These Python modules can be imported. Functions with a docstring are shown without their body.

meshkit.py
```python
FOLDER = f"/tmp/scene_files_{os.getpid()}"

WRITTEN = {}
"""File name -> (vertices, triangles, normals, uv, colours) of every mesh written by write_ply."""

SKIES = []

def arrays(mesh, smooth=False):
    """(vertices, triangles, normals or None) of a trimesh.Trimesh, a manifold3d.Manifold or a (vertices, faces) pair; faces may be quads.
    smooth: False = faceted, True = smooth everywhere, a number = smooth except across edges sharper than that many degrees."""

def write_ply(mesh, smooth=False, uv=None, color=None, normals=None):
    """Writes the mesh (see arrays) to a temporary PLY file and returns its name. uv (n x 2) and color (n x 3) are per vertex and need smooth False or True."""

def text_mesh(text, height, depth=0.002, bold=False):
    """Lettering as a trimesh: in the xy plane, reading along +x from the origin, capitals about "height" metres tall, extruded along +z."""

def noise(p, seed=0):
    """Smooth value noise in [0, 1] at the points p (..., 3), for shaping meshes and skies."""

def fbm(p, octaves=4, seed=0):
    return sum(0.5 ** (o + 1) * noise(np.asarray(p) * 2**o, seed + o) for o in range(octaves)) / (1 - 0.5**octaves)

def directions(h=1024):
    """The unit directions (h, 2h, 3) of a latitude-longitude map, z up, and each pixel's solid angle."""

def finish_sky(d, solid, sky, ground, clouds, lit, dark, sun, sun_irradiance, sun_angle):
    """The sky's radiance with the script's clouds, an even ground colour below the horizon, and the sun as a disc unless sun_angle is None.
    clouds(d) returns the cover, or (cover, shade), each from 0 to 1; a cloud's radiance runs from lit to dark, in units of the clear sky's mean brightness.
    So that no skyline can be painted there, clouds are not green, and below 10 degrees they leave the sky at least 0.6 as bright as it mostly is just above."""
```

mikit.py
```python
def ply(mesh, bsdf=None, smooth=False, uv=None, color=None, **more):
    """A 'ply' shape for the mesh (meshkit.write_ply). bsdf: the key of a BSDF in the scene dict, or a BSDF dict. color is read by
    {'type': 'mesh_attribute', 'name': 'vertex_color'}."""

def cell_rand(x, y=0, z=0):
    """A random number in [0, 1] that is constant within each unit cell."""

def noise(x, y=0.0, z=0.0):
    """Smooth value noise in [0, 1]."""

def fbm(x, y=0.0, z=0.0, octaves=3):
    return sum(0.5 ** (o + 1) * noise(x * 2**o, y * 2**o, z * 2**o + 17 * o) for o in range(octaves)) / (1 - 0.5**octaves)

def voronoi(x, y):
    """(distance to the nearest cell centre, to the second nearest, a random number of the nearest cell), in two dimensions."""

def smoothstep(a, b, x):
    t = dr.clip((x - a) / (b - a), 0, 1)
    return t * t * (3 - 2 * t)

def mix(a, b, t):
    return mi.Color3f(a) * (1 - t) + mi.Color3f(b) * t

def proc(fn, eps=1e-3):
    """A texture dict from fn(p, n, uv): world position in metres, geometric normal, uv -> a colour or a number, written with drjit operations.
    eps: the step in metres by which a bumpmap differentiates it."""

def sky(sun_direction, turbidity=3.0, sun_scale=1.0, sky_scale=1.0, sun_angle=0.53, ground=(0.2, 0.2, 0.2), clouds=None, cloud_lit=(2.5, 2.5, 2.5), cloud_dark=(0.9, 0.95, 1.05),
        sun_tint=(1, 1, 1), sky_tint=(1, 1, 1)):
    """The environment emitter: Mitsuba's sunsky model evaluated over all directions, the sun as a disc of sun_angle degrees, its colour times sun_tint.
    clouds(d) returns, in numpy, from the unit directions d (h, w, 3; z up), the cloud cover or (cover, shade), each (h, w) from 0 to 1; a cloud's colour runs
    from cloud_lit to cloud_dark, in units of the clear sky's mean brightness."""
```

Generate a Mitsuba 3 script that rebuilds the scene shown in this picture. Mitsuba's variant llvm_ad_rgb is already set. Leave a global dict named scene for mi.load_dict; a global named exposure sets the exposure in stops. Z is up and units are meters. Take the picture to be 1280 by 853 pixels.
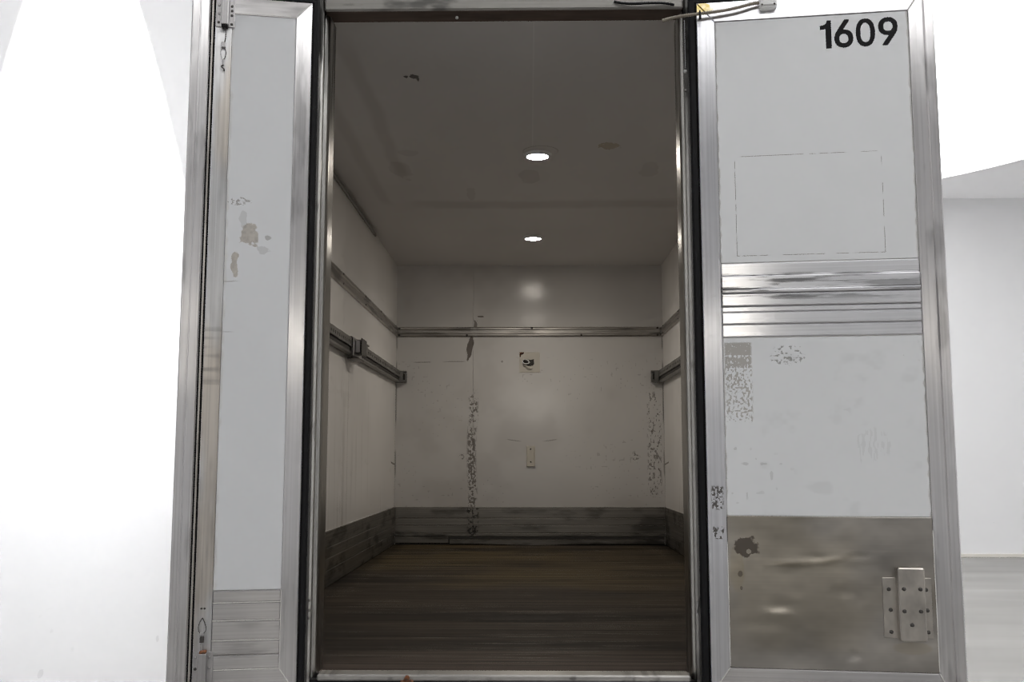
import math, random
import numpy as np, trimesh, drjit as dr, mitsuba as mi
import mikit, meshkit
from mikit import noise, fbm, smoothstep, mix, cell_rand
from shapely.geometry import Polygon
random.seed(7); rng = np.random.default_rng(7)
T4 = mi.ScalarTransform4f

# ------------------------------------------------------------------ camera, exposure
# x across the truck, y into the truck, z up; z = 0 is the truck's load floor, the hall floor is 0.9 m lower
GROUND, ROOF = -0.9, 4.893
EYE, YAW, PITCH, F = (-0.0055, -3.1442, 0.6432), -0.0166, 0.1171, 1251.34
fw = np.array([math.sin(YAW)*math.cos(PITCH), math.cos(YAW)*math.cos(PITCH), math.sin(PITCH)])
exposure = 0.17
scene = {'camera': {'type': 'perspective', 'fov': math.degrees(2*math.atan(640/F)), 'fov_axis': 'x', 'near_clip': 0.05, 'far_clip': 100.0,
                    'to_world': T4().look_at(origin=list(EYE), target=list(np.array(EYE)+fw), up=[0, 0, 1])}}
labels = {}
# lights: a luminous ceiling bank, a ceiling panel over the space in front of the truck, a softbox behind the camera, a spot that washes the left wall
BANK, PANEL, SOFT, WASH, LAMP, BEAM = 1.78, 3.0, 16.0, 155.0, 105.0, 1.0
def emitter(v, tint=(1, 1, 1)): return {'type': 'area', 'radiance': {'type': 'rgb', 'value': [v*t for t in tint]}}
SPOT = (-1.3, 1.555, 4.70)
scene['wash_light'] = {'type': 'spot', 'to_world': T4().look_at(origin=list(SPOT), target=[SPOT[0]-.243, SPOT[1]+.225, SPOT[2]-1], up=[0, 1, 0]),
                       'intensity': {'type': 'rgb', 'value': [WASH, WASH, WASH]}, 'cutoff_angle': 26.0, 'beam_width': 24.3}

# ------------------------------------------------------------------ truck measures
W2, H, D = 1.025, 2.1336, 4.515
XL, XR, ZH = -0.6438, 0.4778, 2.07
AL, AR = 0.1863, 0.1281
BR, TR, NR = np.array([0.5209, -0.15]), np.array([math.cos(AR), -math.sin(AR)]), np.array([-math.sin(AR), -math.cos(AR)])
BL, TL, NL = np.array([-0.6829, -0.15]), np.array([-math.cos(AL), -math.sin(AL)]), np.array([math.sin(AL), -math.cos(AL)])
def door_matrix(b, t, n):
    m = np.eye(4); m[:2, 0] = t; m[:2, 1] = n; m[:2, 3] = b   # local: s along the door, d out of its inner face, z up
    return m
MR, ML = door_matrix(BR, TR, NR), door_matrix(BL, TL, NL)
def sR(p): return (p.x-BR[0])*TR[0]+(p.y-BR[1])*TR[1]
def sL(p): return (p.x-BL[0])*TL[0]+(p.y-BL[1])*TL[1]

# ------------------------------------------------------------------ materials
def lerp(a, b, t): return a+(b-a)*t
def box_mask(x, y, x0, x1, y0, y1, e=.004):
    return smoothstep(x0-e, x0+e, x)*(1-smoothstep(x1-e, x1+e, x))*smoothstep(y0-e, y0+e, y)*(1-smoothstep(y1-e, y1+e, y))
def blob(x, y, cx, cy, rx, ry, n, k=.9):   # 1 inside a ragged spot
    return smoothstep(1.05, .85, dr.sqrt(dr.square((x-cx)/rx)+dr.square((y-cy)/ry))+k*(n-.5))
def princ(color, rough=.5, metal=0.0, spec=.5, bump=None, scale=1.0, eps=2e-3, **kw):
    c = color if isinstance(color, dict) else (mikit.proc(color) if callable(color) else {'type': 'rgb', 'value': list(color)})
    r = mikit.proc(rough) if callable(rough) else rough
    b = {'type': 'principled', 'base_color': c, 'roughness': r, 'metallic': metal, 'specular': spec, **kw}
    if bump is not None: b = {'type': 'bumpmap', 'arbitrary': mikit.proc(bump, eps), 'scale': scale, 'bsdf': b}
    return {'type': 'twosided', 'bsdf': b}

def aluminium(vertical, tone=.62, grime=.25, warm=0.0):
    def f(p, n, uv):
        a = p.x+p.y
        st = noise(a*260, p.z*2.5) if vertical else noise(a*2.5, p.z*300)
        big = fbm(a*5, p.z*4, 3, 3)
        g = smoothstep(.58, .8, fbm(a*(22 if vertical else 4), p.z*(5 if vertical else 25), 9, 4))*grime
        v = tone*(0.86+.16*st+.22*(big-.5))*(1-g)
        return mi.Color3f(v*(1+.02+warm*.5), v*1.0, v*(1.0-warm))
    return f
def al_rough(p, n, uv): return .22+.14*fbm((p.x+p.y)*9, p.z*7, 1, 3)
scene['aluminium_upright'] = princ(aluminium(True, .76, .28), al_rough, 1.0, anisotropic=.92)
scene['aluminium_level'] = princ(aluminium(False, .52, .3), al_rough, 1.0, anisotropic=.92)
scene['aluminium_worn'] = princ(aluminium(True, .52, .4, .07), .42, 1.0)
def rub_color(p, n, uv):
    s = sR(p); st = noise(s*3, p.z*300)
    dirt = smoothstep(.38, .62, fbm(s*7, p.z*75, 4, 4)+.10*(noise(s*60, p.z*420)-.5))*(smoothstep(1.105, 1.125, p.z)*(1-smoothstep(1.19, 1.20, p.z)))*.72
    dirt = dirt*lerp(1.0, .6, smoothstep(.25, .45, s))
    v = .72*(.88+.14*st)*(1-dirt)
    return mi.Color3f(v, v, v*1.02)
scene['aluminium_rub'] = princ(rub_color, .23, 1.0, anisotropic=.92)
def jamb_color(p, n, uv):
    a = p.x+p.y
    soot = smoothstep(.36, .56, fbm(p.x*60+p.y*30, p.z*6, 2, 4)+.14*smoothstep(1.7, 2.05, p.z))*(smoothstep(1.5, 1.95, p.z)*.9+(1-smoothstep(-.02, .25, p.z))*.6)
    wear = smoothstep(.62, .78, fbm(a*45, p.z*14, 5, 4))*.4
    v = .55*(.94+.08*noise(a*90, p.z*3))*(.85+.3*fbm(a*12, p.z*6, 8, 3))*(1-soot)*(1-wear)
    return mi.Color3f(v*1.02, v, v*.95)
scene['jamb_metal'] = princ(jamb_color, .34, 1.0, anisotropic=.8)
def bull_color(p, n, uv):
    soot = smoothstep(.42, .65, fbm(p.x*50+p.y*30, p.z*4, 6, 4))*(smoothstep(1.5, 2.05, p.z)*.8+(1-smoothstep(.0, .4, p.z))*.5)
    v = .46*(.95+.08*noise((p.x+p.y)*120, p.z*3))*(.85+.3*fbm(p.x*9, p.z*5, 8, 3))*(1-soot)
    return mi.Color3f(v*1.02, v, v*.94)
scene['bullnose_metal'] = princ(bull_color, .27, 1.0)
def header_color(p, n, uv):
    stain = smoothstep(.5, .68, fbm(p.x*7, p.z*20+p.y*9, 8, 4))*.6
    v = .30*(.85+.25*noise(p.x*3, p.z*160))*(1-stain)
    rust = smoothstep(-.088, -.08, p.y)
    return mix(mi.Color3f(v, v*.97, v*.9), mi.Color3f(.13, .095, .08)*(.7+.6*fbm(p.x*9, p.y*40, 1, 3)), rust)
scene['header_metal'] = princ(header_color, .5, .6)
scene['rubber'] = princ((.008, .008, .009), .6, 0.0, .2)
scene['black_vinyl'] = princ((.008, .008, .009), .5, 0.0, .12)
scene['dark_steel'] = princ((.10, .095, .09), .35, .8)
scene['bolt_steel'] = princ((.30, .29, .28), .4, 1.0)
scene['zinc'] = princ(aluminium(True, .5, .15), .42, 1.0)
scene['bracket_steel'] = princ(lambda p, n, uv: mi.Color3f(.47, .44, .40)*(.7+.6*fbm(p.x*30, p.z*22, 3, 4)), .33, 1.0)
scene['caulk'] = princ((.72, .71, .68), .6)
scene['rusty'] = princ(lambda p, n, uv: mix((.20, .075, .03), (.05, .03, .022), smoothstep(.35, .65, fbm(p.x*90, p.y*90, p.z*90, 3))), .8)
scene['white_plastic'] = princ((.74, .74, .73), .4)
scene['conduit_metal'] = princ((.30, .27, .22), .5, .3)
scene['cream_plastic'] = princ((.62, .59, .52), .45)

def door_white(p, n, uv):   # large door: white skin with rubbed marks, the outline of a peeled sticker, tape residue
    s, z = sR(p), p.z
    base = mi.Color3f(.70, .71, .72)*(.97+.06*fbm(s*3, z*3, 0, 3))
    ln = noise(s*60, z*60)
    out = box_mask(s, z, .1035, .5345, 1.2495, 1.5595, .0008)-box_mask(s, z, .1055, .5325, 1.2515, 1.5575, .0008)
    c = mix(base, (.22, .21, .2), out*smoothstep(.22, .5, ln)*.75)
    fine = fbm(s*230, z*190, 3, 3)
    band = box_mask(s, z, .062, .140, .95, .988, .002)*.55+box_mask(s, z, .060, .138, .912, .945, .002)*.35+box_mask(s, z, .060, .130, .752, .910, .003)*.0
    tape = smoothstep(.50, .54, fine+band*.6-.04)*box_mask(s, z, .06, .138, .752, .988, .004)
    tape = dr.maximum(tape, box_mask(s, z, .066, .137, .954, .985, .003)*smoothstep(.33, .4, fine))
    c = mix(c, (.34, .32, .29), tape*.85)
    sc = blob(s, z, .245, .945, .045, .030, fbm(s*70, z*70, 1, 3), 1.2)*smoothstep(.52, .66, fbm(s*150, z*150, 6, 3))
    sm = smoothstep(.60, .78, fbm(s*12, z*16, 11, 4))*(1-smoothstep(.93, 1.0, z))*.10
    g = blob(s, z, .475, .69, .05, .05, fbm(s*50, z*30, 21, 3), 1.3)*smoothstep(.5, .6, noise(s*260, z*60))*.12
    spk = smoothstep(.84, .9, noise(s*70, z*70, 9))*smoothstep(.6, .8, noise(s*5, z*5, 3))*.3*(1-smoothstep(.95, 1.0, z))
    c = mix(c, (.22, .22, .21), dr.clip(sc*.8+sm+g+spk, 0, .85))
    rot = smoothstep(.0055, .001, dr.abs(s-.0555)+(noise(s*40, z*60)-.4)*.006)+smoothstep(.006, .001, dr.abs(s-.6265)+(noise(s*40, z*50, 4)-.35)*.006)
    return mix(c, (.30, .28, .25), dr.clip(rot, 0, 1)*.6)
scene['door_white'] = princ(door_white, .42)
def door_white_small(p, n, uv):
    s, z = sL(p), p.z
    base = mi.Color3f(.66, .67, .685)*(.97+.06*fbm(s*3, z*3, 0, 3))
    n1 = fbm(s*60, z*60, 2, 4)
    a = dr.maximum(blob(s, z, .171, 1.319, .030, .036, n1, 1.1), blob(s, z, .211, 1.222, .010, .035, n1, 1.3))
    c = mix(base, mi.Color3f(.40, .37, .33)*(.8+.4*fbm(s*120, z*120, 4, 3)), a*.9)
    sc = blob(s, z, .204, 1.419, .03, .013, n1, 1.0)*smoothstep(.5, .6, fbm(s*190, z*190, 8, 3))+blob(s, z, .117, 1.31, .012, .01, n1, 1.2)*.7
    sm = blob(s, z, .19, 1.36, .012, .03, n1, 1.3)*.25+blob(s, z, .13, 1.27, .02, .012, n1, 1.2)*.3
    ln = smoothstep(.003, .001, dr.abs(z-1.172-.004*noise(s*30)))*smoothstep(.19, .22, s)*.5+smoothstep(.003, .001, dr.abs(z-1.02))*smoothstep(.20, .23, s)*.35
    c = mix(c, (.24, .23, .22), dr.clip(sc*.8+sm+ln, 0, .8))
    edge = smoothstep(.232, .243, s+(noise(s*20, z*40)-.5)*.012)*.35
    return mix(c, (.42, .38, .33), edge)
scene['door_white_small'] = princ(door_white_small, .42)
def stile_brown(p, n, uv):
    s, z = sL(p), p.z
    v = .72*(.84+.2*noise(s*300, z*3))*(1-.25*smoothstep(.5, .8, fbm(s*20, z*4, 2, 4)))
    b = smoothstep(.35, .6, fbm(s*15, z*2.5, 7, 3))*.7
    st = box_mask(s, z, .20, .33, .86, 1.03, .03)*smoothstep(.4, .7, noise(s*6, z*75, 3))*.35
    return mix(mi.Color3f(v, v, v*1.0), mi.Color3f(v*.92, v*.82, v*.70), b)*(1-st)
scene['aluminium_stained'] = princ(stile_brown, .40, .85, anisotropic=.92)

def plate_color(p, n, uv):
    s, z = sR(p), p.z
    big = fbm(s*4, z*9, 3, 4)
    cl = fbm(s*9+3, z*12, 6, 4); v = .36*(.45+1.0*big)*(.72+.56*cl)*(.97+.05*noise(s*6, z*260))
    streak = smoothstep(.016, .001, dr.abs(z-.352-.09*(s-.3)+.02*(noise(s*12)-.5)))*smoothstep(.12, .25, s)*(1-smoothstep(.40, .56, s))*(.25+.45*fbm(s*30, z*60, 3, 3))
    yel = .35*smoothstep(.45, .7, fbm(s*3, z*4, 14, 3))+blob(s, z, .56, .112, .07, .022, big, .8)*.3+blob(s, z, .08, .33, .03, .08, big, .9)*.25
    c = mi.Color3f(v*1.03, v*.97, v*.89)*(1-streak)
    c = mix(c, mi.Color3f(v*.9, v*.76, v*.5), yel)
    n1 = fbm(s*55, z*55, 5, 4)
    b = blob(s, z, .106, .388, .034, .030, n1, 1.1)*(1-.8*blob(s, z, .115, .375, .007, .007, n1, .5))
    b2 = blob(s, z, .089, .31, .007, .009, n1, .8)+blob(s, z, .091, .27, .004, .006, n1, .8)
    return mix(c, (.085, .07, .06), dr.clip(b+b2*.7, 0, 1)*.85)
def plate_bump(p, n, uv):
    s, z = sR(p), p.z
    def dent(cx, cz, rx, rz, h): return h*dr.exp(-(dr.square((s-cx)/rx)+dr.square((z-cz)/rz)))
    crease = .0045*dr.exp(-dr.square((z-.345-.08*(s-.3))/.014))*smoothstep(.12, .22, s)*(1-smoothstep(.42, .56, s))
    return .6*(fbm(s*6, z*6, 1, 3)*.010+crease-dent(.2, .222, .035, .016, .008)+dent(.19, .20, .03, .012, .004)-dent(.16, .17, .05, .02, .004)
            -dent(.31, .358, .03, .013, .004)-dent(.40, .09, .022, .014, .006)-dent(.38, .265, .03, .02, .004)-dent(.42, .24, .012, .018, .003))
scene['steel_plate'] = princ(plate_color, .42, 1.0, bump=plate_bump)
def edge_scuffed(p, n, uv):
    s, z = sR(p), p.z
    v = .76*(.85+.18*noise(s*280, z*2.5))*(.93+.2*(fbm(s*6, z*5, 2, 3)-.3))
    c = mi.Color3f(v, v*1.0, v*1.03)
    sc = box_mask(s, z, .012, .046, .495, .563, .004)*smoothstep(.47, .53, fbm(s*200, z*190, 4, 3))
    sc = dr.maximum(sc, box_mask(s, z, .014, .046, .41, .445, .002)*smoothstep(.56, .62, fbm(s*140, z*120, 14, 3)))
    yel = blob(s, z, .02, 2.034, .026, .024, fbm(s*60, z*60, 3, 3), .9)*(.35+.4*fbm(s*90, z*90, 5, 2))
    return mix(mix(c, (.10, .09, .08), sc*.9), (.44, .33, .08), dr.clip(yel*1.4, 0, .9))
scene['aluminium_scuffed'] = princ(edge_scuffed, al_rough, .95, anisotropic=.92)

def liner(p, n, uv):     # side walls of the load space
    c = mi.Color3f(.67, .655, .635)*(.93+.14*fbm(p.y*2.2, p.z*2.2, p.x, 3))
    drip = smoothstep(.62, .85, noise(p.y*34, p.z*1.3, 2))*smoothstep(.5, .75, fbm(p.y*1.3, p.z*1.1, 5, 3))*.28*(1-smoothstep(1.15, 1.25, p.z))
    sc = smoothstep(.68, .85, fbm(p.y*4, p.z*16, 7, 4))*.08
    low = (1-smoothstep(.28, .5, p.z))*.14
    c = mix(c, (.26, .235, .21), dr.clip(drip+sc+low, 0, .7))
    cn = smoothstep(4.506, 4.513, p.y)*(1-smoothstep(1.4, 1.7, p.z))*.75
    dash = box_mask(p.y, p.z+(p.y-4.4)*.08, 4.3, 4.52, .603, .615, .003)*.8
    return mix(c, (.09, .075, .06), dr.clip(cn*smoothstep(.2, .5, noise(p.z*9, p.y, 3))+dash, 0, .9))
def liner_rough(p, n, uv): return .20+.16*fbm(p.x*3+p.y*3, p.z*3, 1, 3)
def liner_bump(p, n, uv): return fbm(p.y*7+p.x*7, p.z*7, 2, 2)*.004
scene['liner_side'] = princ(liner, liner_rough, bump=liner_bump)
def liner_end(p, n, uv):    # the far wall
    x, z = p.x, p.z
    c = mi.Color3f(.67, .655, .635)*(.93+.14*fbm(x*2.2, z*2.2, 4, 3))
    f1 = fbm(x*100, z*70, 2, 4); f2 = fbm(x*5, z*3.2, 9, 3)
    dens = smoothstep(1.2, .9, z)*.10+box_mask(x, z, -.6, -.3, .45, .78, .08)*.09+box_mask(x, z, -.6, -.3, 1.0, 1.14, .04)*.05
    band = smoothstep(.60, .68, f1+dens+.12*(f2-.5))*box_mask(x+.02*(noise(z*5)-.5), z, -.464, -.40, .28, 1.17, .012)
    drip = blob(x-.16*(z-1.52), z, -.452, 1.49, .022, .085, fbm(x*40, z*25, 6, 3), .9)+.75*blob(x, z, -.415, 1.66, .014, .06, f1, 1.4)+.8*blob(x, z, -.375, 1.735, .028, .008, f1, .8)
    rb = smoothstep(.64, .70, fbm(x*90, z*60, 12, 4)+.10*smoothstep(.9, .6, z)*smoothstep(.3, .5, z))*box_mask(x, z, .90, 1.0, .36, 1.15, .015)
    sp = (blob(x, z, .80, .66, .05, .035, f1, 1.0)+blob(x, z, -.50, .66, .045, .03, f1, 1.0))*smoothstep(.56, .66, f1)+blob(x, z, -.21, 1.385, .009, .009, f1, .3)*.8
    sp = sp+smoothstep(.87, .93, noise(x*60, z*60, 5))*.35*smoothstep(.5, .6, noise(x*3, z*3, 8))*(1-smoothstep(1.3, 1.5, z))
    ln = smoothstep(.006, .002, dr.abs(z-1.385-.012*(noise(x*7)-.5)))*smoothstep(.35, .6, noise(x*14, 1, 2))*box_mask(x, z, -.97, -.5, 1.3, 1.5, .02)*.45
    arc = smoothstep(.005, .002, dr.abs(z-.772-.5*dr.square(x-.02)))*smoothstep(.07, .12, dr.abs(x-.02))*(1-smoothstep(.17, .2, dr.abs(x-.02)))*.5
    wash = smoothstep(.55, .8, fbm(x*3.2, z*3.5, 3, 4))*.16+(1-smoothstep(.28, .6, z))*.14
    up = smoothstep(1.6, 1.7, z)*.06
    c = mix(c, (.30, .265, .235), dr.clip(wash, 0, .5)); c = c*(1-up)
    m = dr.clip(band*.8+drip*.95+rb*.7+sp*.65+ln+arc, 0, .92)
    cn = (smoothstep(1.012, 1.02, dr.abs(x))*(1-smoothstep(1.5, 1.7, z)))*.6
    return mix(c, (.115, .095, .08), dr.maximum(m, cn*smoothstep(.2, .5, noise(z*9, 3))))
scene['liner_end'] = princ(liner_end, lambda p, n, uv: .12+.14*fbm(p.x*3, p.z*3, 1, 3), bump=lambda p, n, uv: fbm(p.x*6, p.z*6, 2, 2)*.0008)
def ceil_color(p, n, uv):
    x, y = p.x, p.y
    c = mi.Color3f(.60, .585, .57)*(.92+.16*fbm(x*1.6, y*1.2, 4, 3))
    n1 = fbm(x*5, y*3, 3, 3)
    streak = smoothstep(.05, .01, dr.abs(x+.67-.04*(n1-.5)))*smoothstep(.1, .5, y)*(1-smoothstep(1.9, 2.2, y))*.20+smoothstep(.05, .01, dr.abs(x+.835-.04*(n1-.5)))*smoothstep(.2, .8, y)*(1-smoothstep(2.5, 2.7, y))*.17
    cross = smoothstep(.14, .03, dr.abs(y-2.62-.1*(n1-.5)))*smoothstep(-.75, -.6, x)*(.10+.16*n1)
    dx, dy = x-.0, y-2.02
    spot = blob(x, y, .0, 2.05, .06, .15, fbm(x*12, y*8, 2, 3), 1.0)*.18+blob(x, y, -.66, 1.93, .06, .13, fbm(x*14, y*9, 5, 3), 1.3)*.14+blob(x, y, -.60, 1.62, .05, .05, fbm(x*14, y*9, 5, 3), 1.3)*.12+blob(x, y, -.33, 2.40, .03, .16, fbm(x*14, y*9, 5, 3), 1.3)*.14+blob(x, y, .62, 1.9, .06, .14, fbm(x*12, y*8, 2, 3), 1.2)*.12
    ring = smoothstep(.007, .002, dr.abs(dr.sqrt(dr.square(x-.055)+dr.square(y-1.60))-.085))*smoothstep(1.66, 1.56, y)*.5
    fr = fbm(x*90, y*60, 4, 3)
    tear = blob(x, y, -.455, .628, .020, .022, fr, .8)+blob(x, y, -.485, .632, .010, .018, fr, 1.2)+blob(x, y, -.441, .655, .006, .03, fr, .7)
    tear = dr.clip(tear, 0, 1)*.9
    tan = blob(x, y, .385, 1.522, .052, .055, fr, 1.0)*.6
    c = mix(c, (.30, .27, .245), dr.clip((streak+cross+spot)*1.5+ring, 0, .75))
    seam = smoothstep(.004, .001, dr.abs(x-.015))*(1-smoothstep(1.4, 1.6, y))*.35
    c = mix(c, (.75, .74, .72), seam)
    return mix(mix(c, (.34, .26, .15), tan), (.03, .028, .026), tear)
scene['liner_roof'] = princ(ceil_color, .38)
def kick_color(p, n, uv):
    a = p.x+p.y
    v = .33*(.7+.3*noise(a*3, p.z*320)+.35*(fbm(a*2.5, p.z*9, 3, 4)-.5))
    g = smoothstep(.55, .8, fbm(a*5, p.z*16, 6, 4))*.45+(1-smoothstep(.0, .2, p.z))*.25
    res = smoothstep(.5, .58, fbm(p.x*70, p.z*60, 2, 3))*box_mask(p.x, p.z, -.47, -.385, .06, .29, .01)*.75*smoothstep(4.4, 4.45, p.y)
    g = dr.clip(g+res, 0, .85)
    return mi.Color3f(v*1.04, v*.98, v*.88)*(1-g)
scene['kick_metal'] = princ(kick_color, .36, .85)
def rail_color(p, n, uv):
    a = p.x+p.y
    v = .46*(.8+.3*noise(a*3, p.z*300))*(1-.5*smoothstep(.5, .75, fbm(a*4, p.z*30, 3, 4)))
    paint = box_mask(p.x, p.z, -.45, -.405, 1.5, 1.7, .004)*smoothstep(4.3, 4.4, p.y)*smoothstep(.3, .5, fbm(p.x*60, p.z*40, 2, 3))
    return mix(mi.Color3f(v*1.04, v*.98, v*.9), (.5, .48, .45), paint*.7)
scene['rail_metal'] = princ(rail_color, .26, .95)
scene['track_metal'] = princ(lambda p, n, uv: mi.Color3f(.27, .265, .25)*(.7+.6*fbm(p.y*6, p.z*30, 2, 3)), .42, .85)
scene['track_dark'] = princ((.05, .047, .043), .6, .3)
def floor_color(p, n, uv):
    x, y = p.x, p.y
    f = fbm(x*1.1, y*34, 1, 4); g = fbm(x*2.4, y*110, 5, 3); b = fbm(x*1.3, y*1.7, 8, 4)
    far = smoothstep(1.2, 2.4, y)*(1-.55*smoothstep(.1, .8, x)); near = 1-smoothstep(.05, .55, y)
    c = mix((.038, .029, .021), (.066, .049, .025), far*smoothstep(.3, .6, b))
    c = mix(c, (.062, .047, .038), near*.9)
    c = c*(.30+1.35*f*(.55+.9*g))
    dark = smoothstep(.5, .72, fbm(x*1.0, y*7, 3, 4))*.5
    lightst = smoothstep(.63, .76, fbm(x*3.2, y*130, 12, 3))*smoothstep(.42, .62, fbm(x*3, y*4, 2, 3))
    c = mix(c*(1-dark), (.15, .135, .11), lightst*.6)
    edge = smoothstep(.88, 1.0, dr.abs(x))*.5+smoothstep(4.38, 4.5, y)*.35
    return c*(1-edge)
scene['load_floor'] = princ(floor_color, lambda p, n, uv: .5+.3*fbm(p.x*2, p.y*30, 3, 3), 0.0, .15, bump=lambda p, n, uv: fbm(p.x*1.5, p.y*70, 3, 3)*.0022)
scene['sill_metal'] = princ(lambda p, n, uv: mi.Color3f(.50, .485, .46)*(.65+.6*fbm(p.x*8, p.z*60, 2, 4))*(1-.45*smoothstep(.56, .75, fbm(p.x*24, p.z*30, 7, 4))), .42, .85)
scene['truck_skin'] = princ((.7, .7, .7), .4)
scene['tyre'] = princ((.03, .03, .03), .8)
scene['lamp_lens'] = princ((.8, .8, .78), .4)
# hall
scene['hall_wall'] = princ(lambda p, n, uv: mi.Color3f(.82, .82, .83)*(.985+.03*fbm(p.x*.9+p.y*.9, p.z*.9, 1, 3))*(1-.2*smoothstep(.78, .84, fbm(p.x*5+p.y*7, p.z*11, 3, 3))*(1-smoothstep(-.3, .1, p.z))), .7, 0.0, .3)
scene['hall_wall_side'] = princ(lambda p, n, uv: mi.Color3f(.72, .72, .73)*(.985+.03*fbm(p.x*.9+p.y*.9, p.z*.9, 1, 3))*(1-.12*smoothstep(.80, .86, fbm(p.y*6, p.z*11, 3, 3))*(1-smoothstep(-.3, .1, p.z))), .7, 0.0, .3)
scene['hall_ceiling'] = princ((.88, .88, .89), .7, 0.0, .3)
def hall_floor(p, n, uv):
    b = fbm(p.x*.5, p.y*.9, 1, 4); st = fbm(p.x*.35, p.y*3.0, 5, 4)
    v = .22*(.78+.30*b+.22*st)
    return mi.Color3f(v*1.0, v*.98, v*.94)
scene['hall_floor'] = princ(hall_floor, lambda p, n, uv: .32+.2*fbm(p.x, p.y*2, 2, 3))
scene['baseboard_paint'] = princ((.76, .73, .67), .5)

# ------------------------------------------------------------------ mesh helpers
def cbox(x0, x1, y0, y1, z0, z1, c=.002):
    c = min(c, .45*min(abs(x1-x0), abs(y1-y0), abs(z1-z0)))
    if c <= 0: return trimesh.creation.box(bounds=[[x0, y0, z0], [x1, y1, z1]])
    pts = []
    for ax in range(3):
        cc = [c, c, c]; cc[ax] = 0
        for i in (0, 1):
            for j in (0, 1):
                for k in (0, 1):
                    pts.append([(x0+cc[0], x1-cc[0])[i], (y0+cc[1], y1-cc[1])[j], (z0+cc[2], z1-cc[2])[k]])
    return trimesh.convex.convex_hull(np.array(pts))
def plain(x0, x1, y0, y1, z0, z1): return trimesh.creation.box(bounds=[[x0, y0, z0], [x1, y1, z1]])
def prism(poly, d0, d1, c=.0015):            # convex outline in (s, z), thickness along d
    inner = np.array(Polygon(poly).buffer(-c, join_style=2).exterior.coords)[:-1]
    pts = [[s, d0, z] for s, z in poly]+[[s, d1-c, z] for s, z in poly]+[[s, d1, z] for s, z in inner]
    return trimesh.convex.convex_hull(np.array(pts))
def cat(*m): return trimesh.util.concatenate([x for x in m])
def cyl(r, a, b, n=16):
    a, b = np.array(a, float), np.array(b, float)
    return trimesh.creation.cylinder(radius=r, segment=[a, b], sections=n)
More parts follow.
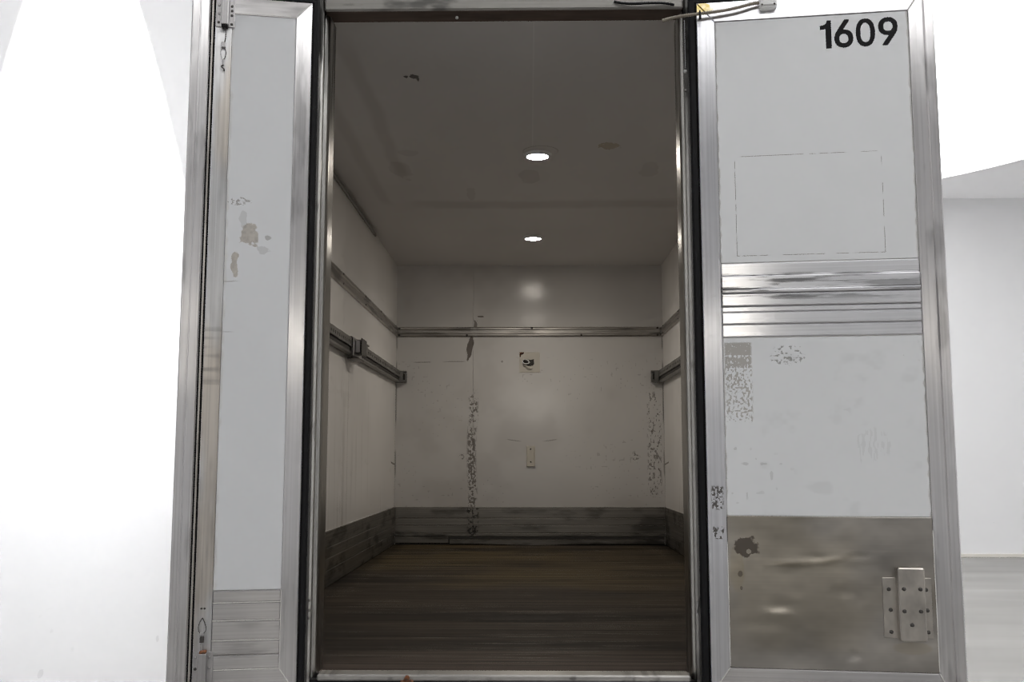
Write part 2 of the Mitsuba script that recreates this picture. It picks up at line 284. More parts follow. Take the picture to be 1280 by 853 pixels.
def tube(points, r, sides=10, closed_caps=True):
    p = np.array(points, float); n = len(p); rad = np.broadcast_to(r, (n,))
    t = np.gradient(p, axis=0); t /= np.linalg.norm(t, axis=1, keepdims=True)
    up = np.array([0, 0, 1.0]) if abs(t[0][2]) < .9 else np.array([1.0, 0, 0])
    V, Fc = [], []
    for i in range(n):
        a = np.cross(t[i], up); a /= np.linalg.norm(a); b = np.cross(a, t[i])
        for k in range(sides):
            th = 2*math.pi*k/sides; V.append(p[i]+rad[i]*(math.cos(th)*a+math.sin(th)*b))
    for i in range(n-1):
        for k in range(sides):
            q = [i*sides+k, i*sides+(k+1) % sides, (i+1)*sides+(k+1) % sides, (i+1)*sides+k]
            Fc += [[q[0], q[2], q[1]], [q[0], q[3], q[2]]]
    m = trimesh.Trimesh(np.array(V), np.array(Fc), process=False)
    m.merge_vertices(); trimesh.repair.fix_normals(m)
    return m
def bez(pts, n=30):
    from scipy.interpolate import CubicSpline
    pts = np.array(pts, float); u = np.r_[0, np.cumsum(np.linalg.norm(np.diff(pts, axis=0), axis=1))]
    return CubicSpline(u, pts)(np.linspace(0, u[-1], n))
def dome(r, h, at, axis_y=-1):               # button head bolt facing local +d (axis_y=+1) or world -y
    prof = np.array([[0, 0], [r, 0], [r*.95, h*.45], [r*.7, h*.85], [.0, h]])
    m = trimesh.creation.revolve(prof, sections=14)
    m.apply_transform(trimesh.transformations.rotation_matrix(-math.pi/2*axis_y, [1, 0, 0])); m.apply_translation(at)
    return m
used = set()
def number(key):
    k, i = key, 0
    while k in used: i += 1; k = f'{key}_{i:03d}'
    used.add(k); return k
BRUSH = {'aluminium_upright': (0, 2), 'aluminium_scuffed': (0, 2), 'aluminium_stained': (0, 2), 'jamb_metal': (0, 2), 'zinc': (0, 2), 'aluminium_worn': (0, 2), 'aluminium_level': (2, 0), 'aluminium_rub': (2, 0), 'steel_plate': (0, 2)}
def add(name, mesh, bsdf, parent=None, M=None, smooth=False, label=None, kind=None, **more):
    key = number(f'{parent}__{name}' if parent else name)
    mesh = mesh.copy()
    if bsdf in BRUSH and smooth is False:       # the lay of the brushing, for the anisotropic highlight
        mesh = trimesh.Trimesh(mesh.vertices[mesh.faces].reshape(-1, 3), np.arange(3*len(mesh.faces)).reshape(-1, 3), process=False)
        more['uv'] = mesh.vertices[:, list(BRUSH[bsdf])].copy()
    if M is not None: mesh.apply_transform(M)
    scene[key] = mikit.ply(mesh, bsdf, smooth=smooth, **more)
    e = {}
    if label: e['label'] = label
    if kind: e['kind'] = kind
    if e: labels[key] = e
    return key
def hold(name, parent=None, label=None):
    key = number(f'{parent}__{name}' if parent else name)
    if label: labels[key] = {'label': label}
    return key

# ------------------------------------------------------------------ the hall (setting)
HX0, HX1, HY0, HY1 = -2.3, 10.5, -12.0, 13.04
def struct(name, mesh, bsdf, label, **k):
    key = add(name, mesh, bsdf, kind='structure', **k); labels[key]['label'] = label; return key
struct('floor', plain(HX0-.2, HX1+.2, HY0-.2, HY1+.2, GROUND-.2, GROUND), 'hall_floor', 'pale grey polished concrete floor of the hall beside the truck')
struct('wall_back', plain(HX0, HX1, HY1, HY1+.2, GROUND, ROOF), 'hall_wall', 'plain white far wall of the hall right of the truck')
struct('wall_left', plain(HX0-.2, HX0, HY0, HY1, GROUND, ROOF), 'hall_wall_side', 'brightly washed white hall wall left of the truck')
struct('wall_right', plain(HX1, HX1+.2, HY0, HY1, GROUND, ROOF), 'hall_wall', 'plain white side wall on the right of the hall')
struct('wall_front', plain(HX0, HX1, HY0-.2, HY0, GROUND, ROOF), 'hall_wall', 'plain white hall wall behind the viewer')
struct('ceiling', plain(HX0-.2, HX1+.2, HY0-.2, HY1+.2, ROOF, ROOF+.2), 'hall_ceiling', 'white ceiling of the hall above the truck')
struct('baseboard_back', cbox(HX0+.001, HX1-.001, HY1-.02, HY1-.001, GROUND, GROUND+.055, .004), 'baseboard_paint', 'thin cream baseboard along the far hall wall')
# luminous oval ceiling bank
th = np.linspace(0, 2*math.pi, 96, endpoint=False)
oval = Polygon(np.c_[4.2+4.44*np.cos(th), 4+8.65*np.sin(th)])
bank = number('oval_ceiling_light')
labels[bank] = {'kind': 'thing', 'label': 'large glowing oval light bank on the hall ceiling above and right of the truck', 'category': 'ceiling light'}
m = trimesh.creation.extrude_polygon(oval, .04, engine='earcut'); m.apply_translation([0, 0, ROOF-.045])
vv, ff, nn = m.vertices, m.faces, m.face_normals
lens = trimesh.Trimesh(vv, ff[nn[:, 2] < -.9]); rest = trimesh.Trimesh(vv, ff[nn[:, 2] >= -.9])
add('diffuser', lens, 'lamp_lens', bank, emitter=emitter(BANK, (1, 1, 1.0)))
add('frame', rest, 'white_plastic', bank)
# ceiling panel over the space in front of the truck
pan = number('rectangular_ceiling_light')
labels[pan] = {'kind': 'thing', 'label': 'wide rectangular light panel on the hall ceiling in front of the truck', 'category': 'ceiling light'}
px0, px1, py0, py1 = -1.2, 4.3, -6.9, -4.75
pz = ROOF-.05
q = trimesh.Trimesh([[px0, py0, pz], [px1, py0, pz], [px1, py1, pz], [px0, py1, pz]], [[0, 2, 1], [0, 3, 2]])
add('diffuser', q, 'lamp_lens', pan, emitter=emitter(PANEL))
add('frame', cat(plain(px0-.04, px0, py0-.04, py1+.04, pz-.01, ROOF-.001), plain(px1, px1+.04, py0-.04, py1+.04, pz-.01, ROOF-.001), plain(px0, px1, py0-.04, py0, pz-.01, ROOF-.001), plain(px0, px1, py1, py1+.04, pz-.01, ROOF-.001), plain(px0, px1, py0, py1, pz+.005, ROOF-.001)), 'white_plastic', pan)
# softbox behind the viewer, mirrored in the brushed metal of the doors
sbx = number('softbox_lamp')
labels[sbx] = {'label': 'lit softbox lamp on a black tripod stand behind the viewer', 'category': 'studio lamp'}
SX, SY, SZ = .16, -8.0, 1.93
q = trimesh.Trimesh([[SX-.175, SY, SZ-.24], [SX+.175, SY, SZ-.24], [SX+.175, SY, SZ+.24], [SX-.175, SY, SZ+.24]], [[0, 2, 1], [0, 3, 2]])
add('diffuser', q, 'lamp_lens', sbx, emitter=emitter(SOFT, (1, .94, .84)))
hood = trimesh.convex.convex_hull([[SX+a, SY-.004, SZ+b] for a in (-.20, .20) for b in (-.26, .26)]+[[SX+a, SY-.4, SZ+b] for a in (-.1, .1) for b in (-.1, .1)])
add('hood', hood, 'rubber', sbx)
add('stand', cat(cyl(.016, (SX, SY-.45, GROUND+.12), (SX, SY-.45, SZ+.05)), cyl(.02, (SX, SY-.46, SZ), (SX, SY-.36, SZ)), *[cyl(.012, (SX, SY-.45, GROUND+.5), (SX+.6*math.cos(t), SY-.45+.6*math.sin(t), GROUND+.012)) for t in (1.57, 3.66, 5.76)]), 'dark_steel', sbx)
# track spotlight on the left wall
spot = number('track_spotlight')
labels[spot] = {'label': 'small ceiling spotlight washing the left hall wall', 'category': 'spotlight'}
add('stem', cyl(.012, (SPOT[0], SPOT[1], SPOT[2]+.16), (SPOT[0], SPOT[1], ROOF)), 'dark_steel', spot)
can = trimesh.creation.annulus(r_min=.05, r_max=.06, height=.16); can.apply_translation([SPOT[0], SPOT[1], SPOT[2]+.085])
cap = trimesh.creation.cylinder(radius=.06, height=.01); cap.apply_translation([SPOT[0], SPOT[1], SPOT[2]+.16])
add('can', cat(can, cap), 'dark_steel', spot)

# ------------------------------------------------------------------ the truck
T = number('box_truck')
labels[T] = {'label': 'white insulated box truck seen from behind with both rear doors swung open', 'category': 'truck'}
# load space shell
fl = add('load_floor', plain(-W2, W2, -.015, D, -.06, 0), 'load_floor', T, label='worn brown load floor with crosswise scratches')
def wall_set(root, side):
    """side -1 / +1: one side wall with its liner panels, kick strips, rails, track."""
    x = side*W2
    def sb(x_in, y0, y1, z0, z1, c=.002):      # box standing x_in proud of the wall
        return cbox(min(x, x-side*x_in), max(x, x-side*x_in), y0, y1, z0, z1, c)
    cuts = [0.0, 2.30, D] if side < 0 else [0.0, 2.30, D]
    for a, b in zip(cuts[:-1], cuts[1:]):
        add('liner_panel', cbox(min(x, x+side*.045), max(x, x+side*.045), a+.0006, b-.0006, -.06, H+.06, .001), 'liner_side', root)
    add('outer_skin', plain(min(x+side*.045, x+side*.05), max(x+side*.045, x+side*.05), 0.001, D+.07, -.06, H+.06), 'truck_skin', root)
    for z0, z1 in ((.199, .280), (.145, .197), (.086, .143), (.004, .084)):
        add('kick_strip', sb(.008, .0, D-.012, z0, z1, .0014), 'kick_metal', root)
    r = add('upper_rail', cat(sb(.010, .0, D-.012, 1.577, 1.652, .003), sb(.016, .0, D-.012, 1.627, 1.650, .004), sb(.016, .0, D-.012, 1.579, 1.602, .004)), 'rail_metal', root)
    for yy in (.5, 1.4, 2.2, 2.95, 3.6, 4.35):
        for zz in (1.588, 1.64):
            b = dome(.006, .004, (0, 0, 0)); b.apply_transform(trimesh.transformations.rotation_matrix(-side*math.pi/2, [0, 0, 1])); b.apply_translation((x-side*.016, yy, zz))
            add('rail_bolt', b, 'track_dark', root)
wl = hold('side_wall', T, 'white lined left wall with a cargo track')
wall_set(wl, -1)
wr = hold('side_wall', T, 'white lined right wall, mostly hidden by the door frame')
wall_set(wr, 1)
for side, root in ((-1, wl), (1, wr)):
    x = side*W2
    def sb(a, b, y0, y1, z0, z1, c=.002): return cbox(min(x-side*a, x-side*b), max(x-side*a, x-side*b), y0, y1, z0, z1, c)
    tr = add('cargo_track', cat(sb(0, .006, .0, D-.010, 1.222, 1.312), sb(.004, .040, .0, D-.010, 1.303, 1.312), sb(.034, .040, .0, D-.010, 1.262, 1.310), sb(.004, .034, .0, D-.010, 1.222, 1.230), sb(.028, .034, .0, D-.010, 1.222, 1.238)),
             'track_metal', root, label='grey slotted cargo track')
    slots = cat(*[sb(.0398, .0408, y, y+.016, 1.276, 1.292, 0) for y in np.arange(.06, D-.1, .055)])
    k = add('track_slot', slots, 'track_dark', root, kind='stuff')
    add('track_shadow_gap', sb(.003, .030, .0, D-.012, 1.240, 1.262, 0), 'track_dark', root)
sl = add('track_slider', cat(cbox(-W2+.041, -W2+.050, 2.36, 2.63, 1.210, 1.316, .003), cbox(-W2+.0505, -W2+.084, 2.40, 2.56, 1.228, 1.306, .006)), 'zinc', wl, label='grey steel sliding fitting on the track')
add('slider_lip', cat(cbox(-W2+.0845, -W2+.090, 2.392, 2.56, 1.220, 1.314, .002), cbox(-W2+.030, -W2+.0405, 2.352, 2.40, 1.206, 1.320, .002), cbox(-W2+.012, -W2+.075, 2.37, 2.58, 1.196, 1.2035, .002)), 'dark_steel', wl)
add('track_stop', cat(cbox(-W2+.03, -W2+.058, 2.72, 2.80, 1.262, 1.318, .003), cbox(-W2+.03, -W2+.06, 2.72, 2.84, 1.312, 1.322, .003)), 'track_metal', wl, label='small grey stop on the track')
add('raceway', cbox(-W2+.001, -W2+.016, .02, 3.343, H-.030, H-.010, .004), 'track_metal', wl, label='dark slim raceway along the ceiling edge')
# far wall
wf = hold('end_wall', T, 'white far wall of the load space with a torn tape strip')
add('outer_skin', plain(-W2-.0445, W2+.0445, D+.06, D+.068, -.06, H+.06), 'truck_skin', wf)
for a, b in ((-W2-.044, -.43), (-.43, W2+.044)):
    add('liner_panel', cbox(a+.0005, b-.0005, D, D+.06, -.06, H, .0015), 'liner_end', wf)
for z0, z1 in ((.199, .280), (.145, .197), (.086, .143), (.062, .084)):
    for a, b in ((-W2+.009, -.43), (-.428, W2-.009)):
        add('kick_strip', cbox(a, b, D-.008, D, z0, z1, .0028), 'kick_metal', wf)
add('base_gap', cbox(-W2+.012, W2-.012, D-.004, D, .0, .062, 0), 'track_dark', wf)
add('base_strip', cbox(-W2+.012, -.61, D-.018, D-.004, .012, .060, .003), 'kick_metal', wf)
xs = np.linspace(-.60, W2-.015, 40); bend = .014*np.exp(-((xs-.02)/.25)**2)
V = []; 
for xx, bb in zip(xs, bend): V += [[xx, D-.030-bb, .010-.010*bb/.014], [xx, D-.030-bb*1.0, .036], [xx, D-.016, .042], [xx, D-.016, .008]]
Fc = []
for i in range(len(xs)-1):
    for k in range(4):
        a, b = 4*i+k, 4*i+(k+1) % 4; Fc += [[a, a+4, b], [b, a+4, b+4]]
Fc += [[0, 1, 2], [0, 2, 3]]; e = 4*(len(xs)-1); Fc += [[e, e+2, e+1], [e, e+3, e+2]]
ms = trimesh.Trimesh(V, Fc); trimesh.repair.fix_normals(ms)
add('base_strip', ms, 'kick_metal', wf, label='bent metal strip at the foot of the wall')
add('upper_rail', cat(cbox(-W2+.016, W2-.016, D-.010, D, 1.577, 1.652, .003), cbox(-W2+.016, W2-.016, D-.017, D-.005, 1.629, 1.650, .005), cbox(-W2+.016, W2-.016, D-.017, D-.005, 1.581, 1.602, .005)), 'rail_metal', wf, label='grey grooved rail across the far wall', smooth=25)
for xx, zz in ((-1.0, 1.588), (-1.0, 1.642), (-.48, 1.588), (.02, 1.642), (.40, 1.588), (.985, 1.588), (.985, 1.642)):
    add('rail_bolt', dome(.008, .005, (xx, D-.017, zz)), 'track_dark', wf)
for xx, lab in ((-.984, None), (.972, None)):
    sgn = 1 if xx < 0 else -1
    a, b = (-W2+.004, -.940) if xx < 0 else (.930, W2-.004)
    add('track_bracket', cat(cbox(a, b, D-.006, D, 1.222, 1.312, .002), cbox(a, b, D-.045, D-.004, 1.302, 1.312, .002), cbox(a, b, D-.045, D-.004, 1.222, 1.230, .002), cbox(min(xx-sgn*.012, xx+sgn*.018), max(xx-sgn*.012, xx+sgn*.018), D-.045, D-.040, 1.228, 1.304, .001)), 'track_metal', wf)
    add('bracket_hole', cbox(xx+.018*sgn-.010, xx+.018*sgn+.012, D-.0105, D-.0055, 1.246, 1.290, .002), 'track_dark', wf)
mp = add('cover_plate', cbox(-.076, .082, D-.004, D, 1.300, 1.458, .0015), 'cream_plastic', wf, label='small square cover plate with a broken hole')
rag = [(-.056, 1.384), (-.045, 1.398), (-.02, 1.402), (.012, 1.397), (.034, 1.403), (.038, 1.372), (.030, 1.352), (.005, 1.350), (-.02, 1.356), (-.045, 1.362)]
hm = trimesh.creation.extrude_polygon(Polygon(rag), .002, engine='earcut'); hm.apply_transform(trimesh.transformations.rotation_matrix(math.pi/2, [1, 0, 0])); hm.apply_translation([0, D-.004, 0])
add('broken_hole', hm, 'track_dark', wf)
loop = bez([(-.05, D-.006, 1.375), (-.04, D-.02, 1.398), (-.012, D-.03, 1.392), (.0, D-.022, 1.376), (-.02, D-.028, 1.366), (-.045, D-.02, 1.372)], 40)
add('wire_loop', tube(loop, .0045, 8), 'white_plastic', wf, smooth=True)
add('wire_loop', tube(bez([(-.03, D-.004, 1.352), (-.01, D-.02, 1.338), (.012, D-.014, 1.330), (.022, D-.004, 1.352)], 24), .004, 8), 'cream_plastic', wf, smooth=True)
cr = trimesh.creation.extrude_polygon(Polygon([(-.074, 1.456), (-.04, 1.456), (-.045, 1.443), (-.062, 1.436), (-.066, 1.42), (-.074, 1.418)]), .001, engine='earcut'); cr.apply_transform(trimesh.transformations.rotation_matrix(math.pi/2, [1, 0, 0])); cr.apply_translation([0, D-.004, 0])
add('torn_corner', cr, 'rusty', wf)
bp = add('strap_anchor', cat(cbox(-.024, .044, D-.004, D, .587, .740, .001), cbox(-.024, -.012, D-.014, D-.003, .587, .740, .003), cbox(.032, .044, D-.014, D-.003, .587, .740, .003), cbox(-.024, .044, D-.012, D-.003, .584, .592, .002)), 'cream_plastic', wf, label='narrow vertical channel screwed to the wall')
for zz in (.715, .618): add('screw', dome(.006, .004, (.010, D-.004, zz)), 'track_dark', wf)
# roof lining and lamps
rl = hold('roof', T, 'white ceiling of the load space with two round lamps')
def roof_half(x0, x1): return cbox(x0, x1, 0.002, D-.001, H, H+.06, .001)
add('ceiling_panel', roof_half(-W2, .0145), 'liner_roof', rl); add('ceiling_panel', roof_half(.0155, W2), 'liner_roof', rl)
add('ceiling_seam', cbox(.0125, .0175, .002, D-.01, H-.0012, H+.001, 0), 'liner_roof', rl)
add('outer_skin', cbox(-W2-.05, W2+.05, -.05, D+.06, H+.06, H+.11, .01), 'truck_skin', rl)
for (lx, ly) in ((.041, 1.649), (.027, 3.504)):
    lamp = hold('ceiling_lamp', T, 'round lit ceiling lamp nearer the doors' if ly < 2 else 'round lit ceiling lamp nearer the far wall')
    disc = trimesh.creation.cylinder(radius=.055, height=.012, sections=40); disc.apply_translation([lx, ly, H-.007])
    fn = disc.face_normals; down = trimesh.Trimesh(disc.vertices, disc.faces[fn[:, 2] < -.9])
    add('lens', down, 'lamp_lens', lamp, emitter=emitter(LAMP, (1, .92, .82)))
    scene[f'lamp_beam_{int(ly)}'] = {'type': 'spot', 'to_world': T4().look_at(origin=[lx, ly, H-.018], target=[lx, ly, 0], up=[0, 1, 0]), 'intensity': {'type': 'rgb', 'value': [BEAM, BEAM*.92, BEAM*.82]}, 'cutoff_angle': 74.0, 'beam_width': 35.0}
    prof = np.array([[.0555, 0.0], [.0555, -.0135], [.060, -.0135], [.066, -.008], [.069, -.0005], [.069, 0]])
    ring = trimesh.creation.revolve(prof[::-1], sections=40); ring.apply_translation([lx, ly, H]); trimesh.repair.fix_normals(ring)
    add('trim_ring', ring, 'white_plastic', lamp, smooth=40)

# ------------------------------------------------------------------ rear frame round the opening
df = hold('door_frame', T, 'grimy grey metal frame round the open doorway')
YF = -.09
def bullnose(x_in, x_out, sgn):       # rounded inner edge, x_in the clear side
    w = abs(x_out-x_in); r = w
    pr = [(x_in, 0.035)]+[(x_in-sgn*r*(1-math.cos(t)), -.035-r*1.3*math.sin(t)) for t in np.linspace(0, math.pi/2, 9)]+[(x_out, .035)]
    g = trimesh.creation.extrude_polygon(Polygon(pr).buffer(0), ZH+.0-(-.02), engine='earcut'); g.apply_translation([0, 0, -.02]); return g
add('jamb_nose', bullnose(XL, -.663, 1), 'bullnose_metal', df, smooth=35); add('jamb_nose', bullnose(XR, .4945, -1), 'bullnose_metal', df, smooth=35)
add('groove', plain(-.669, -.663, -.045, .03, -.05, ZH), 'track_dark', df); add('groove', plain(.4945, .4985, -.045, .03, -.05, ZH), 'track_dark', df)
add('jamb', cbox(-.690, -.659, YF, -.046, -.09, ZH+.11, .006), 'jamb_metal', df, smooth=35); add('jamb', cbox(.4905, .517, YF, -.046, -.09, ZH+.11, .006), 'jamb_metal', df, smooth=35)
add('header', cbox(-.6585, .490, YF, .002, ZH, ZH+.11, .006), 'header_metal', df, smooth=35, label='stained metal header over the doorway')
add('sill', cbox(-.634, .470, YF-.012, -.034, -.010, .010, .005), 'sill_metal', df, smooth=35, label='light worn metal sill'); add('sill_lip', cbox(-.645, .478, -.032, -.016, -.010, .003, .003), 'sill_metal', df)
add('sill_beam', plain(-.70, .53, -.08, -.034, -.24, -.0105), 'rubber', df, label='black beam under the sill')
add('keeper', cat(cbox(-.385, -.345, YF-.025, YF-.012, -.030, -.004, .004), cyl(.007, (-.365, YF-.012, .002), (-.365, YF-.03, .002))), 'rusty', df, label='rusty orange keeper bolt on the sill')
add('rear_wall', cat(plain(-W2-.05, -.690, -.05, -.002, -.24, H+.06), plain(.517, W2+.05, -.05, -.002, -.24, H+.06), plain(-.69, .517, -.045, -.002, ZH+.11, H+.06)), 'truck_skin', df)
for xx, zz in ((-.664, .222), (-.664, .193), (-.664, .17)): add('bolt', dome(.005, .005, (xx, YF+.004, zz)), 'bolt_steel', df)
add('bolt', dome(.006, .006, (.4925, YF+.004, 1.862)), 'white_plastic', df); add('bolt', dome(.005, .005, (.4925, YF+.004, 1.80)), 'bolt_steel', df)
add('screw', cyl(.005, (-.236, -.04, ZH-.006), (-.236, -.04, ZH)), 'white_plastic', df)
add('hook', tube(bez([(.493, YF, .222), (.494, YF-.012, .216), (.492, YF-.014, .20), (.494, YF-.004, .19)], 16), .003, 8), 'zinc', df, smooth=True)
add('latch_rod', cyl(.0016, (.4925, YF-.001, 1.87), (.4925, YF-.001, 2.03), 8), 'zinc', df)
# dark loop of cable over the header
add('header_cable', tube(bez([(.27, YF-.004, 2.092), (.33, YF-.012, 2.081), (.40, YF-.012, 2.083), (.46, YF-.006, 2.079)], 24), .004, 8), 'rubber', df, smooth=True)

# ------------------------------------------------------------------ large rear door
rd = hold('rear_door', T, 'wide right door numbered 1609 with a steel plate at its foot')
def R(name, mesh, bsdf, label=None, smooth=False): return add(name, mesh, bsdf, rd, MR, smooth, label)
ZT, ZB = 2.056, -.03
R('core', cbox(.001, .672, -.040, -.003, ZB, ZT, .002), 'caulk')
R('outer_skin', cbox(.0, .703, -.054, -.041, ZB-.03, ZT+.03, .003), 'truck_skin')
R('hinge_stile', prism([(0, ZB), (.054, .046), (.054, 1.991), (0, ZT)], -.003, .004), 'aluminium_scuffed')
R('top_rail', prism([(.0008, ZT), (.0545, 1.9925), (.627, 1.9925), (.6695, ZT)], -.003, .004), 'aluminium_scuffed', 'white-toned top rail with a yellow stain')
R('outer_stile', prism([(.6285, .046), (.6705, ZB), (.6705, ZT), (.6285, 1.991)], -.003, .004), 'aluminium_upright')
R('bottom_rail', prism([(.0008, ZB), (.6695, ZB), (.627, .0445), (.0545, .0445)], -.003, .004), 'aluminium_level')
R('edge_lip', cbox(.6722, .703, -.040, .001, ZB, ZT, .004), 'aluminium_upright')
R('gasket', cat(cbox(-.026, -.001, -.040, -.004, ZB-.02, ZT+.02, .006), cbox(-.026, .69, -.040, -.004, ZT+.001, ZT+.03, .006)), 'rubber', 'black rubber door gasket')
R('upper_panel', cbox(.0552, .6272, -.003, .0015, 1.230, 1.991, .0008), 'door_white', 'white upper panel with the outline of a removed sticker')
R('lower_panel', cbox(.0552, .6272, -.003, .0015, .478, 1.001, .0008), 'door_white', 'white lower panel with torn tape residue')
R('steel_plate', cbox(.0548, .6276, -.003, .0045, .0462, .4765, .0015), 'steel_plate', 'dented bare steel plate')
for z0, z1, d in ((1.189, 1.228, .004), (1.148, 1.188, .009), (1.136, 1.147, .013), (1.097, 1.135, .009), (1.079, 1.096, .005), (1.043, 1.078, .006), (1.004, 1.042, .004)):
    R('rub_strip', cbox(.0552, .6272, -.003, d, z0, z1, .003), 'aluminium_rub')
for ch, s0, s1 in (('1', .370, .403), ('6', .4115, .4675), ('0', .475, .531), ('9', .541, .598)):
    if ch == '1':
        g = trimesh.creation.extrude_polygon(Polygon([(17, 0), (34, 0), (34, 89), (22, 89), (19, 80), (12, 75), (0, 73), (0, 61), (11, 61), (17, 63)]), .0008, engine='earcut')
    else: g = meshkit.text_mesh(ch, .09, .0008, bold=True)
    b = g.bounds
    sc = np.diag([(s1-s0)/(b[1][0]-b[0][0]), .089/(b[1][1]-b[0][1]), 1, 1]); g.apply_translation(-b[0]); g.apply_transform(sc)
    v = g.vertices.copy(); g.vertices = np.c_[s0+v[:, 0], .0014+v[:, 2], 1.886+v[:, 1]]; g.invert()
    R('numeral', g, 'black_vinyl', f'black numeral {ch}')
R('latch_bracket', cat(cbox(.483, .522, .004, .008, .140, .308, .001), cbox(.589, .616, .004, .008, .141, .308, .001), cbox(.520, .592, .004, .040, .136, .338, .0035)), 'bracket_steel', 'flanged steel latch bracket')
for s_, z_ in ((.500, .275), (.503, .218), (.502, .157), (.601, .275), (.602, .218), (.602, .158)): R('bolt', dome(.0056, .006, (s_, .008, z_), 1), 'dark_steel', None, 40)
for s_, z_ in ((.534, .280), (.578, .280), (.533, .219), (.577, .219), (.552, .182)): R('bolt', dome(.0056, .006, (s_, .040, z_), 1), 'dark_steel', None, 40)
def beadR(a, b, w=.0011, d=.0048):
    a, b = np.array(a), np.array(b); t = (b-a)/np.linalg.norm(b-a); n = np.array([-t[1], t[0]])*w
    return prism([tuple(a-n), tuple(b-n), tuple(b+n), tuple(a+n)], -.002, d, .0003)
for a, b in (((.0543, .0455), (.002, ZB)), ((.6280, .0455), (.668, ZB)), ((.6280, 1.9915), (.668, ZT)), ((.0545, .05), (.0545, .40)), ((.6281, .05), (.6281, .44))):
    R('sealant_line', beadR(a, b), 'caulk')
pts = bez([(-.105, .008, 2.004), (-.06, .022, 2.007), (0, .026, 2.011), (.072, .024, 2.017), (.145, .024, 2.029), (.180, .02, 2.037), (.205, .012, 2.036)], 330)
R('conduit', tube(pts, .0050+.0014*np.sin(np.arange(330)*2*math.pi/4.4), 10), 'conduit_metal', 'ribbed flexible conduit crossing from frame to door', True)
R('cable_tie', cat(cbox(.007, .011, .017, .035, 2.003, 2.020, .001), cbox(.006, .013, .026, .036, 1.992, 2.005, .001)), 'rubber')
R('conduit_box', cat(cbox(.189, .242, .004, .030, 2.022, 2.085, .005), cbox(.190, .241, .004, .024, 2.016, 2.030, .004)), 'white_plastic', 'small white conduit box', 30)
for s_ in (.197, .234): R('screw', dome(.003, .003, (s_, .030, 2.027), 1), 'dark_steel')

# ------------------------------------------------------------------ small rear door
ld = hold('rear_door', T, 'narrow left door with a white panel and latch fittings on its edge')
def L(name, mesh, bsdf, label=None, smooth=False): return add(name, mesh, bsdf, ld, ML, smooth, label)
ZT, ZB = 2.066, -.03
L('core', cbox(.001, .292, -.040, -.003, ZB, ZT, .002), 'caulk')
L('outer_skin', cbox(.0, .364, -.054, -.041, ZB-.03, ZT+.03, .003), 'truck_skin')
L('hinge_stile', prism([(0, ZB), (.0485, .039), (.0485, 2.013), (0, ZT)], -.003, .004), 'aluminium_upright')
L('top_rail', prism([(.0008, ZT), (.0490, 2.0142), (.242, 2.0142), (.242, ZT)], -.003, .004), 'aluminium_level')
L('bottom_rail', prism([(.0008, ZB), (.242, ZB), (.242, .0385), (.0490, .0385)], -.003, .004), 'aluminium_level')
L('edge_stile', cbox(.2425, .292, -.003, .004, ZB, ZT, .0015), 'aluminium_stained', 'brown stained edge stile')
L('groove', cbox(.292, .310, -.040, -.010, ZB, ZT, 0), 'rubber')
L('groove_bead', cbox(.2985, .3045, -.020, -.006, ZB, ZT, .0005), 'aluminium_worn')
L('edge_lip', cat(cbox(.309, .364, -.040, -.002, ZB, ZT+.03, .004), cbox(.336, .340, -.003, -.0005, ZB, ZT+.03, .001)), 'aluminium_upright')
L('gasket', cat(cbox(-.022, -.001, -.040, -.004, ZB-.02, ZT+.02, .006), cbox(-.022, .30, -.040, -.004, ZT+.001, ZT+.03, .006)), 'rubber', 'black rubber door gasket')
L('panel', cbox(.0497, .2417, -.003, .0015, .264, 2.013, .0008), 'door_white_small', 'white panel with two torn paint patches')
for z0, z1 in ((.2295, .2625), (.1785, .2275), (.1225, .1765), (.0815, .1205), (.0405, .0795)):
    L('kick_strip', cbox(.0497, .2417, -.003, .004, z0, z1, .0022), 'aluminium_level')
def bead(a, b, w=.0011, d=.0048):
    a, b = np.array(a), np.array(b); t = (b-a)/np.linalg.norm(b-a); n = np.array([-t[1], t[0]])*w
    return prism([tuple(a-n), tuple(b-n), tuple(b+n), tuple(a+n)], -.002, d, .0003)
for a, b in (((.0497, .2283), (.2417, .2283)), ((.0497, .1775), (.2417, .1775)), ((.0497, .1215), (.2417, .1215)), ((.0497, .0395), (.2417, .0395)), ((.0489, .04), (.0489, .262)), ((.0489, .0388), (.002, ZB)), ((.0489, 2.0135), (.002, ZT)), ((.0492, 2.0136), (.2417, 2.0136))):
    L('sealant_line', bead(a, b), 'caulk')
def fitting(z0, z1, down):
    L('latch_plate', cat(cbox(.234, .2905, .004, .008, z0, z1, .001), cbox(.251, .273, .004, .030, z0 if down else z0, z1, .003)), 'zinc', 'bolted steel latch plate')
    e = z0 if down else z1
    L('latch_mouth', cbox(.253, .271, .006, .028, e-.006 if down else e-.002, e+.002 if down else e+.006, .001), 'rubber' if down else 'rusty')
fitting(1.966, 2.09, True); fitting(-.03, .092, False)
for s_, zz in ((.282, 1.980), (.282, 2.008), (.282, 2.035), (.243, 1.976), (.243, 2.004), (.243, 2.019), (.243, 2.034)): L('bolt', dome(.0042, .0035, (s_, .008, zz), 1), 'dark_steel' if s_ < .25 or zz < 1.99 else 'zinc')
for s_, zz in ((.283, .078), (.283, .046), (.245, .078), (.245, .048)): L('bolt', dome(.0042, .0035, (s_, .008, zz), 1), 'dark_steel' if zz == .046 else 'zinc')
L('pull_wire', tube(bez([(.263, .018, 1.962), (.259, .012, 1.945), (.260, .010, 1.928), (.262, .008, 1.905)], 20), .0016, 6), 'dark_steel', None, True)
L('wire_crimp', cbox(.2585, .2715, .0045, .016, 1.898, 1.916, .002), 'zinc'); L('wire_crimp', cbox(.261, .267, .0045, .013, 1.842, 1.862, .002), 'zinc')
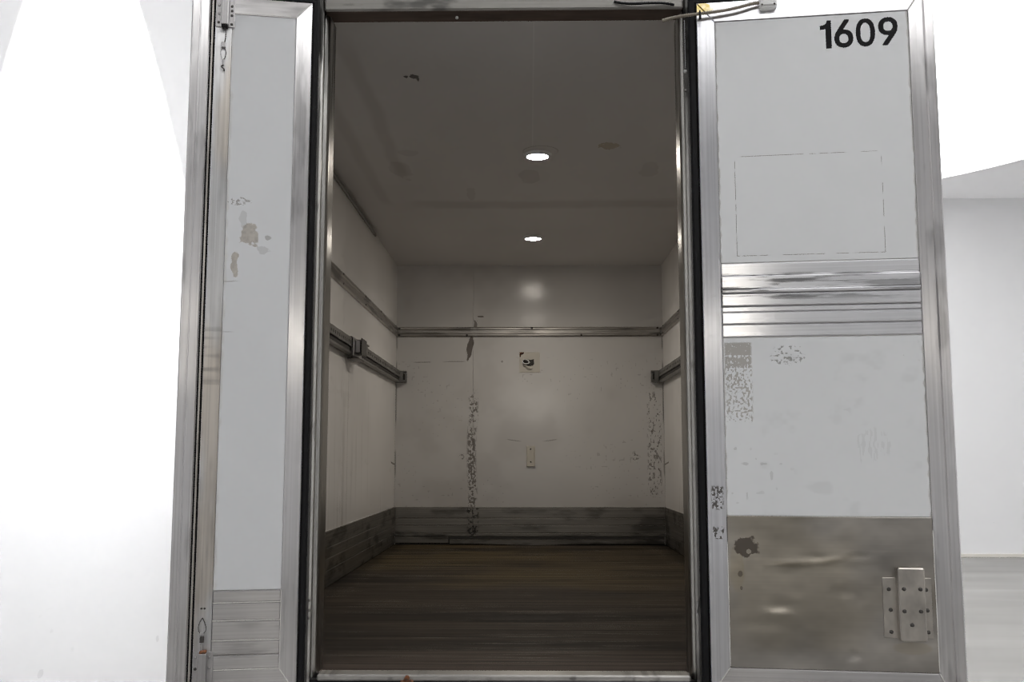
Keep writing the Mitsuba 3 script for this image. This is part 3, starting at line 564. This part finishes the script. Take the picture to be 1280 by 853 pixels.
L('pull_wire', tube(bez([(.262, .008, 1.898), (.257, .009, 1.885), (.259, .008, 1.87), (.264, .008, 1.86)], 20), .0012, 6), 'dark_steel', None, True)
L('pull_wire', tube(bez([(.267, .008, 1.898), (.273, .009, 1.885), (.270, .008, 1.87), (.265, .008, 1.86)], 20), .0012, 6), 'zinc', None, True)
L('wire_hook', tube(bez([(.264, .010, 1.843), (.268, .012, 1.836), (.262, .012, 1.831), (.261, .010, 1.824)], 16), .0022, 6), 'dark_steel', None, True)
L('pull_wire', tube(bez([(.268, .007, .188), (.276, .009, .172), (.278, .009, .157), (.270, .010, .143)], 20), .0012, 6), 'dark_steel', None, True)
L('pull_wire', tube(bez([(.267, .007, .188), (.260, .009, .172), (.257, .009, .157), (.264, .010, .143)], 20), .0012, 6), 'dark_steel', None, True)
L('wire_crimp', cbox(.261, .2735, .0045, .018, .137, .146, .002), 'zinc'); L('wire_crimp', cyl(.006, (.267, .011, .120), (.267, .011, .138)), 'dark_steel')
L('latch_rod', cyl(.004, (.267, .010, .094), (.267, .010, .122), 10), 'zinc')
for s_ in (.263, .272): L('bolt', dome(.003, .003, (s_, .004, .214), 1), 'dark_steel')

# ------------------------------------------------------------------ underside
ch = hold('chassis', T, 'dark chassis under the load floor')
for sx in (-.45, .37): add('frame_rail', plain(sx, sx+.08, .1, 6.2, -.30, -.061), 'dark_steel', ch)
for yy in (1.3, 5.2):
    add('axle', cyl(.05, (-.85, yy, GROUND+.42), (.85, yy, GROUND+.42)), 'dark_steel', ch)
    for sx in (-.45, .37): add('spring_block', plain(sx+.01, sx+.07, yy-.05, yy+.05, GROUND+.44, -.30), 'dark_steel', ch)
    for sx in (-.86, .86):
        prof = np.array([[.22, -.12], [.40, -.12], [.42, -.09], [.42, .09], [.40, .12], [.22, .12], [.20, .05], [.0, .03], [.0, -.03], [.20, -.05], [.22, -.12]])
        wm = trimesh.creation.revolve(prof, sections=40); wm.apply_transform(trimesh.transformations.rotation_matrix(math.pi/2, [0, 1, 0])); wm.apply_translation([sx, yy, GROUND+.42]); trimesh.repair.fix_normals(wm)
        add('wheel', wm, 'tyre', ch, smooth=35)
add('cab', cbox(-.95, .95, D+.25, D+1.9, -.45, 1.35, .12), 'truck_skin', T, smooth=40)
